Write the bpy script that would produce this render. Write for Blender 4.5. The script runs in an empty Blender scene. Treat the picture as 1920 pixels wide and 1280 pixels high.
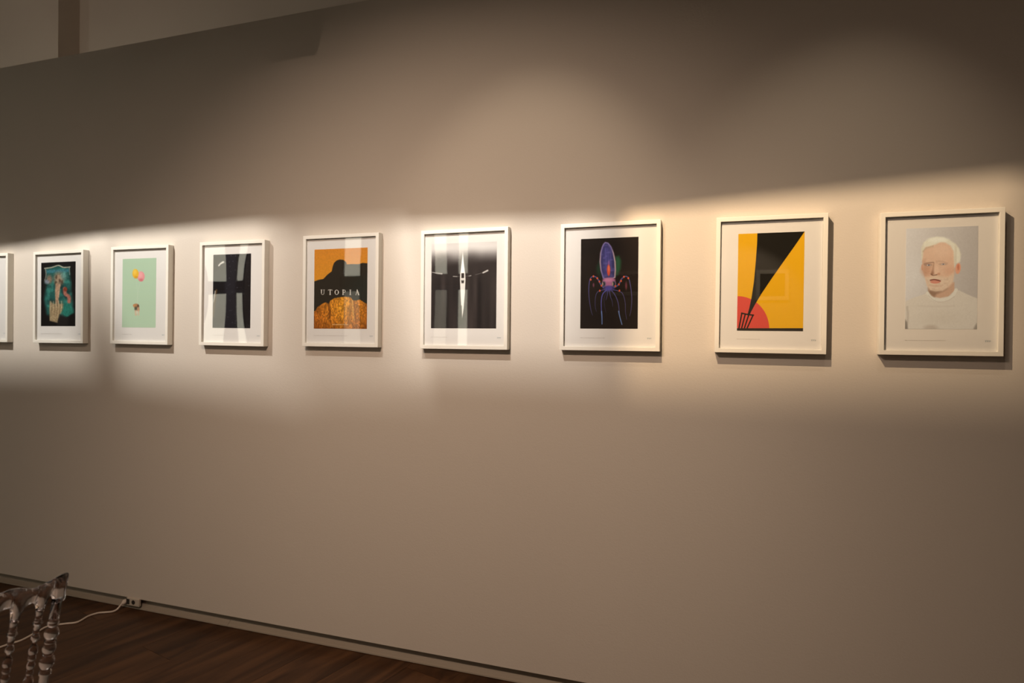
import bpy, bmesh, math, random
import numpy as np
from mathutils import Vector, Matrix

S = bpy.context.scene
COL = S.collection
rnd = random.Random(7)

# ------------------------------------------------------------------ camera
D = 2.6584            # the gallery wall's face lies at y = D
CZ = 1.5134           # camera height
cam_data = bpy.data.cameras.new('camera')
cam = bpy.data.objects.new('camera', cam_data)
COL.objects.link(cam)
cam_data.sensor_width = 36.0
cam_data.lens = 22.5
cam_data.clip_start = 0.05
r_ = Vector((0.9460, 0.3240, 0.0104)).normalized()
f_ = Vector((-0.3240, 0.9461, -0.0044)).normalized()
u_ = r_.cross(f_).normalized()
r_ = f_.cross(u_).normalized()
cam.matrix_world = Matrix(((r_.x, u_.x, -f_.x, 0), (r_.y, u_.y, -f_.y, 0),
                           (r_.z, u_.z, -f_.z, CZ), (0, 0, 0, 1)))
cam_data.dof.use_dof = True
cam_data.dof.focus_distance = 2.55
cam_data.dof.aperture_fstop = 2.6
S.camera = cam

# ------------------------------------------------------- world and exposure
S.view_settings.view_transform = 'Standard'
S.view_settings.look = 'None'
S.view_settings.exposure = 0.0
S.view_settings.gamma = 1.0
S.view_settings.use_curve_mapping = False
S.cycles.use_denoising = True
S.cycles.max_bounces = 16
S.cycles.transmission_bounces = 12
S.cycles.transparent_max_bounces = 16
S.cycles.sample_clamp_indirect = 4.0
S.cycles.caustics_reflective = False
world = bpy.data.worlds.new('World')
S.world = world
world.use_nodes = True
world.node_tree.nodes['Background'].inputs[0].default_value = (0.5, 0.55, 0.6, 1)
world.node_tree.nodes['Background'].inputs[1].default_value = 0.3

WARM = (1.0, 0.80, 0.60)
AMBER = (1.0, 0.74, 0.48)
NEUT = (1.0, 0.94, 0.87)
SPOTS = [   # lamp x, y, z, watts, colour, blend, footprint on the wall: (top-left, top-right, bottom-right, bottom-left) as (x, z),
            # and the distance of the top, right, bottom, left shutter from the lamp (near = soft edge)
    (-4.05, 1.36, 3.20, 215, NEUT, 0.5, ((-5.1, 1.955), (-3.38, 2.072), (-3.42, 1.32), (-5.1, 1.27)), (.18, .055, .10, .07)),
    (-3.15, 1.36, 3.20, 212, NEUT, 0.5, ((-3.50, 2.065), (-2.18, 2.095), (-2.02, 1.20), (-3.16, 1.28)), (.18, .06, .10, .06)),
    (-1.80, 1.36, 3.20, 90, NEUT, 0.5, ((-2.25, 2.05), (-1.42, 2.05), (-1.28, 1.24), (-2.05, 1.22)), (.09, .17, .11, .05)),
    (-1.10, 1.36, 3.20, 190, NEUT, 0.5, ((-1.50, 2.045), (-0.45, 2.015), (-0.50, 1.37), (-1.45, 1.37)), (.15, .05, .10, .055)),
    (-0.50, 1.36, 3.20, 226, AMBER, 0.5, ((-0.42, 2.035), (1.00, 2.104), (1.03, 1.36), (-0.42, 1.33)), (.18, .10, .10, .11)),
]
REAR_FILL = (-4.05, 1.55, 3.92, 8, (1.0, 0.82, 0.66), 0.5, ((-7.0, 4.3), (0.5, 4.3), (0.5, 3.14), (-7.0, 3.14)), (.09, .09, .30, .09))   # unseen lamp added to brighten the rear wall
WASH = [    # round soft washers: x, y, z, aim x, aim y, aim z, cone deg, blend, watts, colour
    (-0.78, 1.60, 3.42, -0.86, D, 1.45, 58, 0.65, 20, WARM),
    (0.40, 1.60, 3.42, 0.40, D, 1.45, 56, 0.9, 20, WARM),
    (-1.30, 0.10, 3.02, -1.30, D, 0.90, 88, 1.0, 128, (1.0, 0.74, 0.57)),  # added fill spot, unseen, pools light low on the wall
    (0.10, -2.0, 3.60, 0.10, -3.34, 1.45, 54, 0.4, 170, WARM),      # towards the opposite wall
]
AREAS = [   # x, y, z, size x, size y, watts, colour: unseen fill lamps added for the ambient level
    (-1.25, 0.1, 3.05, 0.9, 0.5, 34, (1.0, 0.74, 0.57)),
    (-2.5, -1.8, 3.60, 2.4, 1.2, 6, (1.0, 0.76, 0.60)),
    (-7.5, -1.6, 3.60, 2.4, 1.2, 10, (1.0, 0.76, 0.60)),
]
WINDOW_GLOW = 3.6
for (x, y, z, sx, sy, w, c) in AREAS:
    l = bpy.data.lights.new('fill_area_light', 'AREA')
    l.shape = 'RECTANGLE'; l.size = sx; l.size_y = sy; l.energy = w; l.color = c
    o = bpy.data.objects.new('fill_area_light', l)
    o.location = (x, y, z); COL.objects.link(o)


# ------------------------------------------------------------------ helpers
def link(o, parent=None):
    COL.objects.link(o)
    if parent is not None:
        o.parent = parent
    return o


def empty(name, loc, rz=0.0, parent=None):
    o = bpy.data.objects.new(name, None)
    o.empty_display_size = 0.1
    o.location = loc
    o.rotation_euler = (0, 0, rz)
    return link(o, parent)


def tag(o, label=None, cat=None, group=None, kind=None):
    for k, v in (('label', label), ('category', cat), ('group', group), ('kind', kind)):
        if v:
            o[k] = v
    return o


def build(name, bm, mat, parent=None, smooth=False, bevel=0.0, loc=None):
    bmesh.ops.recalc_face_normals(bm, faces=bm.faces[:])
    me = bpy.data.meshes.new(name)
    bm.to_mesh(me)
    bm.free()
    if mat:
        for m in (mat if isinstance(mat, (list, tuple)) else [mat]):
            me.materials.append(m)
    if smooth:
        for p in me.polygons:
            p.use_smooth = True
    o = bpy.data.objects.new(name, me)
    link(o, parent)
    if loc is not None:
        o.location = loc
    if bevel:
        md = o.modifiers.new('bevel', 'BEVEL')
        md.width = bevel; md.segments = 2; md.limit_method = 'ANGLE'
    return o


def box(bm, x0, x1, y0, y1, z0, z1):
    v = [bm.verts.new(p) for p in ((x0, y0, z0), (x1, y0, z0), (x1, y1, z0), (x0, y1, z0),
                                   (x0, y0, z1), (x1, y0, z1), (x1, y1, z1), (x0, y1, z1))]
    for f in ((0, 3, 2, 1), (4, 5, 6, 7), (0, 1, 5, 4), (1, 2, 6, 5), (2, 3, 7, 6), (3, 0, 4, 7)):
        bm.faces.new([v[i] for i in f])
    return v


def boxes(name, lst, mat, parent=None, bevel=0.0, loc=None):
    bm = bmesh.new()
    for b in lst:
        box(bm, *b)
    return build(name, bm, mat, parent, bevel=bevel, loc=loc)


def lathe(bm, prof, seg=20, axis=None):
    """prof: (centre Vector, direction Vector, radius) rings"""
    rings = []
    for c, d, r in prof:
        d = d.normalized()
        a = d.orthogonal().normalized()
        if abs(d.z) > 0.5:
            a = (Vector((1, 0, 0)) - d * d.x).normalized()
        b = d.cross(a)
        rings.append([bm.verts.new(c + a * r * math.cos(2 * math.pi * k / seg) + b * r * math.sin(2 * math.pi * k / seg))
                      for k in range(seg)])
    for i in range(len(rings) - 1):
        for k in range(seg):
            bm.faces.new((rings[i][k], rings[i][(k + 1) % seg], rings[i + 1][(k + 1) % seg], rings[i + 1][k]))
    bm.faces.new(rings[0][::-1])
    bm.faces.new(rings[-1])


def catmull(P, n=8):
    P = [Vector(p) for p in P]
    out = []
    for i in range(len(P) - 1):
        a, b, c, d = P[max(i - 1, 0)], P[i], P[i + 1], P[min(i + 2, len(P) - 1)]
        for k in range(n):
            t = k / n
            out.append(0.5 * ((2 * b) + (c - a) * t + (2 * a - 5 * b + 4 * c - d) * t * t + (3 * b - a - 3 * c + d) * t ** 3))
    out.append(P[-1])
    return out


def tube(bm, pts, r, seg=10):
    prof = []
    for i, p in enumerate(pts):
        d = pts[min(i + 1, len(pts) - 1)] - pts[max(i - 1, 0)]
        prof.append((p, d, r))
    rings = []
    for c, d, rr in prof:
        d = d.normalized()
        b = Vector((0, 0, 1)) - d * d.z
        if b.length < 1e-3:
            b = Vector((0, 1, 0))
        b.normalize()
        a = d.cross(b)
        rings.append([bm.verts.new(c + a * rr * math.cos(2 * math.pi * k / seg) + b * rr * math.sin(2 * math.pi * k / seg))
                      for k in range(seg)])
    for i in range(len(rings) - 1):
        for k in range(seg):
            bm.faces.new((rings[i][k], rings[i][(k + 1) % seg], rings[i + 1][(k + 1) % seg], rings[i + 1][k]))
    bm.faces.new(rings[0][::-1])
    bm.faces.new(rings[-1])


# ---------------------------------------------------------------- materials
def mat(name, col, rough=0.6, spec=0.3, metal=0.0, noise=None, bump=None, emit=None):
    m = bpy.data.materials.new(name)
    m.use_nodes = True
    nt = m.node_tree
    b = nt.nodes['Principled BSDF']
    b.inputs['Base Color'].default_value = (*col, 1)
    b.inputs['Roughness'].default_value = rough
    b.inputs['Specular IOR Level'].default_value = spec
    b.inputs['Metallic'].default_value = metal
    if emit:
        b.inputs['Emission Color'].default_value = (*emit[0], 1)
        b.inputs['Emission Strength'].default_value = emit[1]
    if noise or bump:
        tc = nt.nodes.new('ShaderNodeTexCoord')
    if noise:
        sc, amt = noise
        n = nt.nodes.new('ShaderNodeTexNoise')
        n.inputs['Scale'].default_value = sc
        n.inputs['Detail'].default_value = 5
        nt.links.new(tc.outputs['Object'], n.inputs['Vector'])
        mx = nt.nodes.new('ShaderNodeMix')
        mx.data_type = 'RGBA'
        mx.inputs['A'].default_value = (*[c * (1 - amt) for c in col], 1)
        mx.inputs['B'].default_value = (*[min(1, c * (1 + amt)) for c in col], 1)
        nt.links.new(n.outputs['Fac'], mx.inputs['Factor'])
        nt.links.new(mx.outputs['Result'], b.inputs['Base Color'])
    if bump:
        sc, st = bump
        n2 = nt.nodes.new('ShaderNodeTexNoise')
        n2.inputs['Scale'].default_value = sc
        n2.inputs['Detail'].default_value = 3
        nt.links.new(tc.outputs['Object'], n2.inputs['Vector'])
        bp = nt.nodes.new('ShaderNodeBump')
        bp.inputs['Strength'].default_value = st
        bp.inputs['Distance'].default_value = 0.002
        nt.links.new(n2.outputs['Fac'], bp.inputs['Height'])
        nt.links.new(bp.outputs['Normal'], b.inputs['Normal'])
    return m


M_WALL = mat('wall paint', (0.60, 0.545, 0.475), 0.85, 0.15, noise=(1.5, 0.015), bump=(160, 0.25))
M_WHITEWALL = mat('white plaster', (0.38, 0.34, 0.30), 0.9, 0.1, noise=(2, 0.02))
M_REAR = mat('rear wall paint', (0.78, 0.70, 0.61), 0.9, 0.1, noise=(2, 0.02))
M_OPP = mat('grey plaster', (0.42, 0.38, 0.34), 0.9, 0.1, noise=(2, 0.03))
M_CEIL = mat('ceiling paint', (0.34, 0.30, 0.26), 0.9, 0.1, noise=(2, 0.02))
M_BASE = mat('baseboard paint', (0.30, 0.255, 0.20), 0.5, 0.3, noise=(6, 0.03))
M_FRAME = mat('white lacquered wood', (0.80, 0.77, 0.69), 0.45, 0.35, noise=(25, 0.02))
M_BACK = mat('backing board', (0.25, 0.2, 0.15), 0.9, 0.1, noise=(30, 0.1))
M_PAPER = mat('white paper', (0.82, 0.79, 0.77), 0.8, 0.15, noise=(60, 0.01))
M_INK = mat('grey caption ink', (0.42, 0.37, 0.34), 0.8, 0.1, noise=(200, 0.1))
M_LOGO = mat('blue grey logo ink', (0.40, 0.47, 0.50), 0.8, 0.1, noise=(200, 0.1))
M_SOCKET = mat('white socket plastic', (0.52, 0.46, 0.38), 0.4, 0.4, noise=(30, 0.02))
M_DARK = mat('dark hole', (0.03, 0.025, 0.02), 0.7, 0.2, noise=(30, 0.1))
M_CORD = mat('white cord rubber', (0.62, 0.54, 0.46), 0.5, 0.3, noise=(40, 0.03))
M_BLACK = mat('black metal', (0.02, 0.02, 0.02), 0.5, 0.3, noise=(30, 0.1))
M_SHUT = mat('dark window joinery', (0.10, 0.09, 0.09), 0.6, 0.2, noise=(5, 0.1))
M_BLUE = mat('blue grey blind box', (0.16, 0.19, 0.27), 0.6, 0.2, noise=(5, 0.1))


def daylight_mat(glow):
    m = bpy.data.materials.new('daylit window pane')
    m.use_nodes = True
    nt = m.node_tree
    b = nt.nodes['Principled BSDF']
    b.inputs['Base Color'].default_value = (0.6, 0.62, 0.55, 1)
    b.inputs['Roughness'].default_value = 0.3
    tc = nt.nodes.new('ShaderNodeTexCoord')
    n = nt.nodes.new('ShaderNodeTexNoise')
    n.inputs['Scale'].default_value = 1.2
    nt.links.new(tc.outputs['Object'], n.inputs['Vector'])
    cr = nt.nodes.new('ShaderNodeValToRGB')
    cr.color_ramp.elements[0].position = 0.3
    cr.color_ramp.elements[0].color = (0.86, 0.80, 0.62, 1)
    cr.color_ramp.elements[1].position = 0.7
    cr.color_ramp.elements[1].color = (1.0, 0.96, 0.78, 1)
    nt.links.new(n.outputs['Fac'], cr.inputs['Fac'])
    nt.links.new(cr.outputs['Color'], b.inputs['Emission Color'])
    b.inputs['Emission Strength'].default_value = glow
    return m


M_DAY = daylight_mat(WINDOW_GLOW)
M_DAY_DIM = daylight_mat(WINDOW_GLOW * 0.32)      # some lower panes with a weaker glow


def pane_mat():
    """clear picture glass: passes light straight, mirrors a few per cent of the room"""
    m = bpy.data.materials.new('picture glass')
    m.use_nodes = True
    nt = m.node_tree
    nt.nodes.clear()
    out = nt.nodes.new('ShaderNodeOutputMaterial')
    tr = nt.nodes.new('ShaderNodeBsdfTransparent')
    tr.inputs['Color'].default_value = (0.985, 0.99, 0.985, 1)
    gl = nt.nodes.new('ShaderNodeBsdfGlossy')
    gl.inputs['Roughness'].default_value = 0.015
    mx = nt.nodes.new('ShaderNodeMixShader')
    lw = nt.nodes.new('ShaderNodeLayerWeight')
    lw.inputs['Blend'].default_value = 0.5
    pw = nt.nodes.new('ShaderNodeMath'); pw.operation = 'POWER'
    pw.inputs[1].default_value = 5.0
    ma = nt.nodes.new('ShaderNodeMath'); ma.operation = 'MULTIPLY_ADD'
    ma.inputs[1].default_value = 0.9
    ma.inputs[2].default_value = 0.04
    nt.links.new(lw.outputs['Facing'], pw.inputs[0])
    nt.links.new(pw.outputs[0], ma.inputs[0])
    nt.links.new(ma.outputs[0], mx.inputs['Fac'])
    nt.links.new(tr.outputs[0], mx.inputs[1])
    nt.links.new(gl.outputs[0], mx.inputs[2])
    nt.links.new(mx.outputs[0], out.inputs['Surface'])
    return m


M_PANE = pane_mat()


def ghost_mat():
    m = bpy.data.materials.new('clear polycarbonate')
    m.use_nodes = True
    nt = m.node_tree
    b = nt.nodes['Principled BSDF']
    b.inputs['Base Color'].default_value = (0.90, 0.86, 0.90, 1)
    b.inputs['Roughness'].default_value = 0.02
    b.inputs['IOR'].default_value = 1.5
    b.inputs['Transmission Weight'].default_value = 1.0
    tc = nt.nodes.new('ShaderNodeTexCoord')
    n = nt.nodes.new('ShaderNodeTexNoise')
    n.inputs['Scale'].default_value = 14
    nt.links.new(tc.outputs['Object'], n.inputs['Vector'])
    bp = nt.nodes.new('ShaderNodeBump')
    bp.inputs['Strength'].default_value = 0.02
    bp.inputs['Distance'].default_value = 0.004
    nt.links.new(n.outputs['Fac'], bp.inputs['Height'])
    nt.links.new(bp.outputs['Normal'], b.inputs['Normal'])
    return m


M_GHOST = ghost_mat()


def plank_mat():
    m = bpy.data.materials.new('dark stained oak')
    m.use_nodes = True
    nt = m.node_tree
    b = nt.nodes['Principled BSDF']
    b.inputs['Roughness'].default_value = 0.42
    b.inputs['Specular IOR Level'].default_value = 0.3
    tc = nt.nodes.new('ShaderNodeTexCoord')
    oi = nt.nodes.new('ShaderNodeObjectInfo')
    mp = nt.nodes.new('ShaderNodeMapping')
    mp.inputs['Scale'].default_value = (1.6, 14, 1)
    cmb = nt.nodes.new('ShaderNodeCombineXYZ')
    sc = nt.nodes.new('ShaderNodeMath'); sc.operation = 'MULTIPLY'; sc.inputs[1].default_value = 37
    nt.links.new(oi.outputs['Random'], sc.inputs[0])
    nt.links.new(sc.outputs[0], cmb.inputs['X'])
    nt.links.new(sc.outputs[0], cmb.inputs['Y'])
    nt.links.new(cmb.outputs[0], mp.inputs['Location'])
    nt.links.new(tc.outputs['Object'], mp.inputs['Vector'])
    n = nt.nodes.new('ShaderNodeTexNoise')
    n.inputs['Scale'].default_value = 1.0
    n.inputs['Detail'].default_value = 6
    n.inputs['Distortion'].default_value = 0.6
    nt.links.new(mp.outputs[0], n.inputs['Vector'])
    cr = nt.nodes.new('ShaderNodeValToRGB')
    e = cr.color_ramp.elements
    e[0].position = 0.34; e[0].color = (0.034, 0.014, 0.0058, 1)
    e[1].position = 0.68; e[1].color = (0.098, 0.044, 0.018, 1)
    nt.links.new(n.outputs['Fac'], cr.inputs['Fac'])
    hs = nt.nodes.new('ShaderNodeHueSaturation')
    mr = nt.nodes.new('ShaderNodeMapRange')
    mr.inputs['To Min'].default_value = 0.85
    mr.inputs['To Max'].default_value = 1.15
    nt.links.new(oi.outputs['Random'], mr.inputs['Value'])
    nt.links.new(mr.outputs[0], hs.inputs['Value'])
    nt.links.new(cr.outputs['Color'], hs.inputs['Color'])
    nt.links.new(hs.outputs['Color'], b.inputs['Base Color'])
    return m


M_PLANK = plank_mat()

# ---------------------------------------------------------------- structure
X0, X1, Y0, YB, ZC = -12.5, 3.5, -3.34, D + 0.60, 4.12
floor = boxes('floor', [(X0 - .2, X1 + .2, Y0 - .2, YB + .2, -0.16, -0.002)], M_PLANK)
tag(floor, kind='structure')
bm = bmesh.new(); box(bm, 0, 1.7985, 0, 0.2392, -0.012, 0.0)
pm = bpy.data.meshes.new('plank'); bmesh.ops.recalc_face_normals(bm, faces=bm.faces[:]); bm.to_mesh(pm); bm.free()
pm.materials.append(M_PLANK)
ang = math.radians(76.93)
dx_, dy_ = Vector((math.cos(ang), math.sin(ang))), Vector((-math.sin(ang), math.cos(ang)))
org = Vector((-1.3941, 2.6327)) - dx_ * 1.2
n_pl = 0
for j in range(-40, 60):
    off = (j * 0.61) % 1.8
    for i in range(-8, 9):
        p = org + dy_ * (0.24 * j) + dx_ * (1.8 * i + off)
        c = p + dx_ * 0.9 + dy_ * 0.12
        q = [p, p + dx_ * 1.8]
        if max(a.y for a in q) > D + 0.02 + 1.75 or not (-6.8 < c.x < 2.6) or min(a.y for a in q) < Y0 + 0.0:
            continue
        if p.y > D + 0.06 or c.y < -2.3:
            continue
        ln = min(1.0, (D + 0.5 - p.y) / (1.8 * dx_.y))      # sawn off under the wall
        o = bpy.data.objects.new('plank', pm)
        o.location = (p.x, p.y, 0)
        o.rotation_euler = (0, 0, ang)
        o.scale.x = ln
        link(o, floor)
        n_pl += 1

wall_front = boxes('wall_front', [(X0, X1, D, D + 0.14, 0.0634, 3.115)], M_WALL)
tag(wall_front, kind='structure')
wall_rear = boxes('wall_rear', [(X0, X1, YB, YB + 0.12, 0, ZC)], M_REAR)
tag(wall_rear, kind='structure')
trim_1 = boxes('trim_1', [(-5.4, -4.338, D + 0.45, YB, 0, ZC)], M_REAR)
tag(trim_1, kind='structure')
tag(boxes('wall_left', [(X0 - 0.12, X0, Y0, YB, 0, ZC)], M_WHITEWALL), kind='structure')
tag(boxes('wall_right', [(X1, X1 + 0.12, Y0, YB, 0, ZC)], M_WHITEWALL), kind='structure')
ceiling = boxes('ceiling', [(X0, X1, Y0, YB, ZC, ZC + 0.1)], M_CEIL)
tag(ceiling, kind='structure')

# recessed cove baseboard: two lengths meeting in a fine joint
base = empty('baseboard_front', (0, D, 0))
tag(base, kind='structure')
prof = [(0.007, 0.003), (0.008, 0.009), (0.017, 0.014), (0.027, 0.022), (0.032, 0.032), (0.034, 0.046), (0.034, 0.075), (0.075, 0.075), (0.075, 0.004)]
for a, b in ((X0 + .01, -2.4622), (-2.4606, X1 - .01)):
    bm = bmesh.new()
    va = [bm.verts.new((a, y, z)) for y, z in prof]
    vb = [bm.verts.new((b, y, z)) for y, z in prof]
    n = len(prof)
    for k in range(n):
        bm.faces.new((va[k], va[(k + 1) % n], vb[(k + 1) % n], vb[k]))
    bm.faces.new(va); bm.faces.new(vb[::-1])
    build('board', bm, M_BASE, base)

# the opposite wall with its daylit windows, seen only as reflections in the picture glass
wins = [(-8.75, -7.52, (-8.06, -7.75)), (-5.75, -5.38, None), (-4.22, -3.60, (-3.97, -3.79))]
wz0, wz1 = 0.55, 3.35
edges = [X0] + [v for w in sorted(wins) for v in w[:2]] + [X1]
segs = [(edges[i], edges[i + 1], Y0 - 0.2, Y0, 0, ZC) for i in range(0, len(edges), 2)]
for w in wins:
    segs += [(w[0], w[1], Y0 - 0.2, Y0, 0, wz0), (w[0], w[1], Y0 - 0.2, Y0, wz1, ZC)]
tag(boxes('wall_back', segs, M_OPP), kind='structure')
for k, (a, b, mul) in enumerate(wins, 1):
    w = empty('window_%d' % k, ((a + b) / 2, Y0, wz0))
    tag(w, kind='structure')
    cx = (a + b) / 2
    h = (b - a) / 2
    f = 0.03
    lst = [(-h, -h + f, -.16, .02, 0, wz1 - wz0), (h - f, h, -.16, .02, 0, wz1 - wz0),
           (-h, h, -.16, .02, 0, f), (-h, h, -.16, .02, wz1 - wz0 - f, wz1 - wz0)]
    if mul:
        lst.append((mul[0] - cx, mul[1] - cx, -.16, .04, 0, wz1 - wz0))
    boxes('window_frame', lst, M_SHUT, w)
    boxes('transom', [(-h - .02, h + .02, -.16, .06, 2.29 - wz0, 2.46 - wz0)], M_SHUT, w)
    boxes('blind_box', [(-h - .02, h + .02, -.12, .05, 2.22 - wz0, 2.288 - wz0)], M_BLUE, w)
    spans = [(-h + f, h - f)] if not mul else [(-h + f, mul[0] - cx), (mul[1] - cx, h - f)]
    for s0, s1 in spans:
        boxes('pane', [(s0, s1, -.015, -.005, 2.46 - wz0, wz1 - wz0 - f)], M_DAY, w)
        boxes('pane', [(s0, s1, -.015, -.005, f, 2.22 - wz0)], M_DAY if (k == 1 or (k == 3 and s0 > 0)) else M_DAY_DIM, w)

# ------------------------------------------------ ceiling spotlights (modelled above the frame; rear lamp and low fill spot are added)
def lamp_fixture(P, T, cone, blend, watt, colr):
    ax = (T - P).normalized()
    l = bpy.data.lights.new('spotlight', 'SPOT')
    l.energy = watt; l.color = colr; l.spot_size = cone; l.spot_blend = blend
    l.shadow_soft_size = 0.004
    o = bpy.data.objects.new('spotlight_lamp', l)
    o.location = P
    o.rotation_euler = ax.to_track_quat('-Z', 'Y').to_euler()
    COL.objects.link(o)
    e = empty('spotlight', P, parent=ceiling)
    bm = bmesh.new()
    lathe(bm, [(-ax * 0.16, ax, 0.030), (-ax * 0.15, ax, 0.042), (-ax * 0.03, ax, 0.045), (-ax * 0.028, ax, 0.03)], 20)
    build('housing', bm, M_BLACK, e)
    bm = bmesh.new()
    up = Vector((0, 0, 1))
    lathe(bm, [(-ax * 0.10 + up * 0.03, up, 0.008), (-ax * 0.10 + up * (ZC - P.z), up, 0.008)], 10)
    build('stem', bm, M_BLACK, e)
    return e, ax


for (x, y, z, watt, colr, blend, foot, dist) in SPOTS + [REAR_FILL]:
    P = Vector((x, y, z))
    C = [Vector((fx, D, fz)) - P for fx, fz in foot]
    mid = sum((c.normalized() for c in C), Vector()).normalized()
    half = max(mid.angle(c) for c in C)
    e, ax = lamp_fixture(P, P + mid, 2 * half * 1.5, blend, watt, colr)
    for k in range(4):                       # four barn doors, each shading one side of the footprint
        A, B = C[k], C[(k + 1) % 4]
        d = dist[k]
        a0 = A * (d / A.dot(ax)); b0 = B * (d / B.dot(ax))
        along = (b0 - a0)
        m = (a0 + b0) / 2
        out = m - ax * d
        out = (out - along * (out.dot(along) / along.length_squared)).normalized()
        ln = along.normalized() * (d * 0.9)
        q = [a0 - ln, b0 + ln, b0 + ln + out * d * 0.9, a0 - ln + out * d * 0.9]
        th = ax * 0.0015
        bm = bmesh.new()
        v0 = [bm.verts.new(p) for p in q]; v1 = [bm.verts.new(p + th) for p in q]
        bm.faces.new(v0); bm.faces.new(v1[::-1])
        for i in range(4):
            bm.faces.new((v0[i], v0[(i + 1) % 4], v1[(i + 1) % 4], v1[i]))
        build('barn_door', bm, M_BLACK, e)
for (x, y, z, tx, ty, tz, cone, blend, watt, colr) in WASH:
    lamp_fixture(Vector((x, y, z)), Vector((tx, ty, tz)), math.radians(cone), blend, watt, colr)


# ---------------------------------------------------------------- the prints
def lin(c):
    c = np.asarray(c, float) / 255.0
    return np.where(c <= 0.04045, c / 12.92, ((c + 0.055) / 1.055) ** 2.4)


def enc(c):
    c = np.clip(c, 0, 1)
    return np.where(c <= 0.0031308, c * 12.92, 1.055 * c ** (1 / 2.4) - 0.055)


class Canvas:
    """a small painter: everything is drawn in the coordinates of quad (TL, TR, BR, BL)"""

    def __init__(s, quad, w, h, bg, white=(240, 232, 225), W=420):
        s.W = W; s.H = int(W * h / w)
        (ax, ay), (bx, by), (cx, cy), (dx, dy) = quad
        v, u = np.mgrid[0:s.H, 0:s.W]
        u = (u + 0.5) / s.W; v = (v + 0.5) / s.H
        s.u, s.v = u, v
        s.x = (ax * (1 - u) + bx * u) * (1 - v) + (dx * (1 - u) + cx * u) * v
        s.y = (ay * (1 - u) + by * u) * (1 - v) + (dy * (1 - u) + cy * u) * v
        s.px = abs(bx - ax) / s.W            # one pixel in drawing units
        s.a = np.zeros((s.H, s.W, 3)) + np.asarray(bg, float)
        s.white = white
        s.rng = np.random.RandomState(3)

    def mix(s, m, col):
        m = np.clip(m, 0, 1)[..., None]
        s.a = s.a * (1 - m) + np.asarray(col, float) * m

    def noise(s, sx, sy, seed=0):
        r = np.random.RandomState(seed)
        gx, gy = max(2, int(sx)), max(2, int(sy))
        g = r.rand(gy + 2, gx + 2)
        X = s.u * gx; Y = s.v * gy
        i = X.astype(int); j = Y.astype(int)
        fx = X - i; fy = Y - j
        fx = fx * fx * (3 - 2 * fx); fy = fy * fy * (3 - 2 * fy)
        return (g[j, i] * (1 - fx) + g[j, i + 1] * fx) * (1 - fy) + (g[j + 1, i] * (1 - fx) + g[j + 1, i + 1] * fx) * fy

    def ell(s, cx, cy, rx, ry, col, soft=0.1, op=1.0, rot=0.0):
        c, n = math.cos(rot), math.sin(rot)
        X = (s.x - cx) * c + (s.y - cy) * n; Y = -(s.x - cx) * n + (s.y - cy) * c
        d = np.sqrt((X / rx) ** 2 + (Y / ry) ** 2)
        s.mix(np.clip((1 + soft / 2 - d) / max(soft, 1e-3), 0, 1) * op, col)

    def polymask(s, pts):
        inside = np.zeros_like(s.x, bool)
        dmin = np.full_like(s.x, 1e9)
        n = len(pts)
        for i in range(n):
            (x0, y0), (x1, y1) = pts[i], pts[(i + 1) % n]
            if y0 != y1:
                c = (y0 > s.y) != (y1 > s.y)
                inside ^= c & (s.x < (x1 - x0) * (s.y - y0) / (y1 - y0) + x0)
            dmin = np.minimum(dmin, s.seg(x0, y0, x1, y1)[0])
        return np.where(inside, -dmin, dmin)

    def seg(s, x0, y0, x1, y1):
        dx, dy = x1 - x0, y1 - y0
        t = np.clip(((s.x - x0) * dx + (s.y - y0) * dy) / (dx * dx + dy * dy + 1e-9), 0, 1)
        return np.hypot(s.x - x0 - t * dx, s.y - y0 - t * dy), t

    def poly(s, pts, col, soft=None, op=1.0):
        soft = soft or s.px * 1.5
        s.mix(np.clip(0.5 - s.polymask(pts) / soft, 0, 1) * op, col)

    def stroke(s, pts, w0, col, w1=None, soft=None, op=1.0):
        w1 = w0 if w1 is None else w1
        soft = soft or s.px * 1.5
        m = np.zeros_like(s.x)
        P = catmull([(a, b, 0) for a, b in pts], 6)
        n = len(P) - 1
        for i in range(n):
            d, t = s.seg(P[i].x, P[i].y, P[i + 1].x, P[i + 1].y)
            w = w0 + (w1 - w0) * (i + t) / n
            m = np.maximum(m, np.clip(0.5 - (d - w / 2) / soft, 0, 1))
        s.mix(m * op, col)

    def image(s, name):
        alb = lin(s.a) / lin(s.white) * np.array([0.82, 0.79, 0.77])
        px = np.ones((s.H, s.W, 4), np.float32)
        px[..., :3] = enc(alb)[::-1]
        im = bpy.data.images.new(name, s.W, s.H)
        im.pixels.foreach_set(px.ravel())
        im.update()
        im.pack()
        return im


def print_mat(name, im):
    m = bpy.data.materials.new(name)
    m.use_nodes = True
    nt = m.node_tree
    b = nt.nodes['Principled BSDF']
    b.inputs['Roughness'].default_value = 0.7
    b.inputs['Specular IOR Level'].default_value = 0.12
    t = nt.nodes.new('ShaderNodeTexImage')
    t.image = im
    t.extension = 'EXTEND'
    nt.links.new(t.outputs['Color'], b.inputs['Base Color'])
    return m


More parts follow.
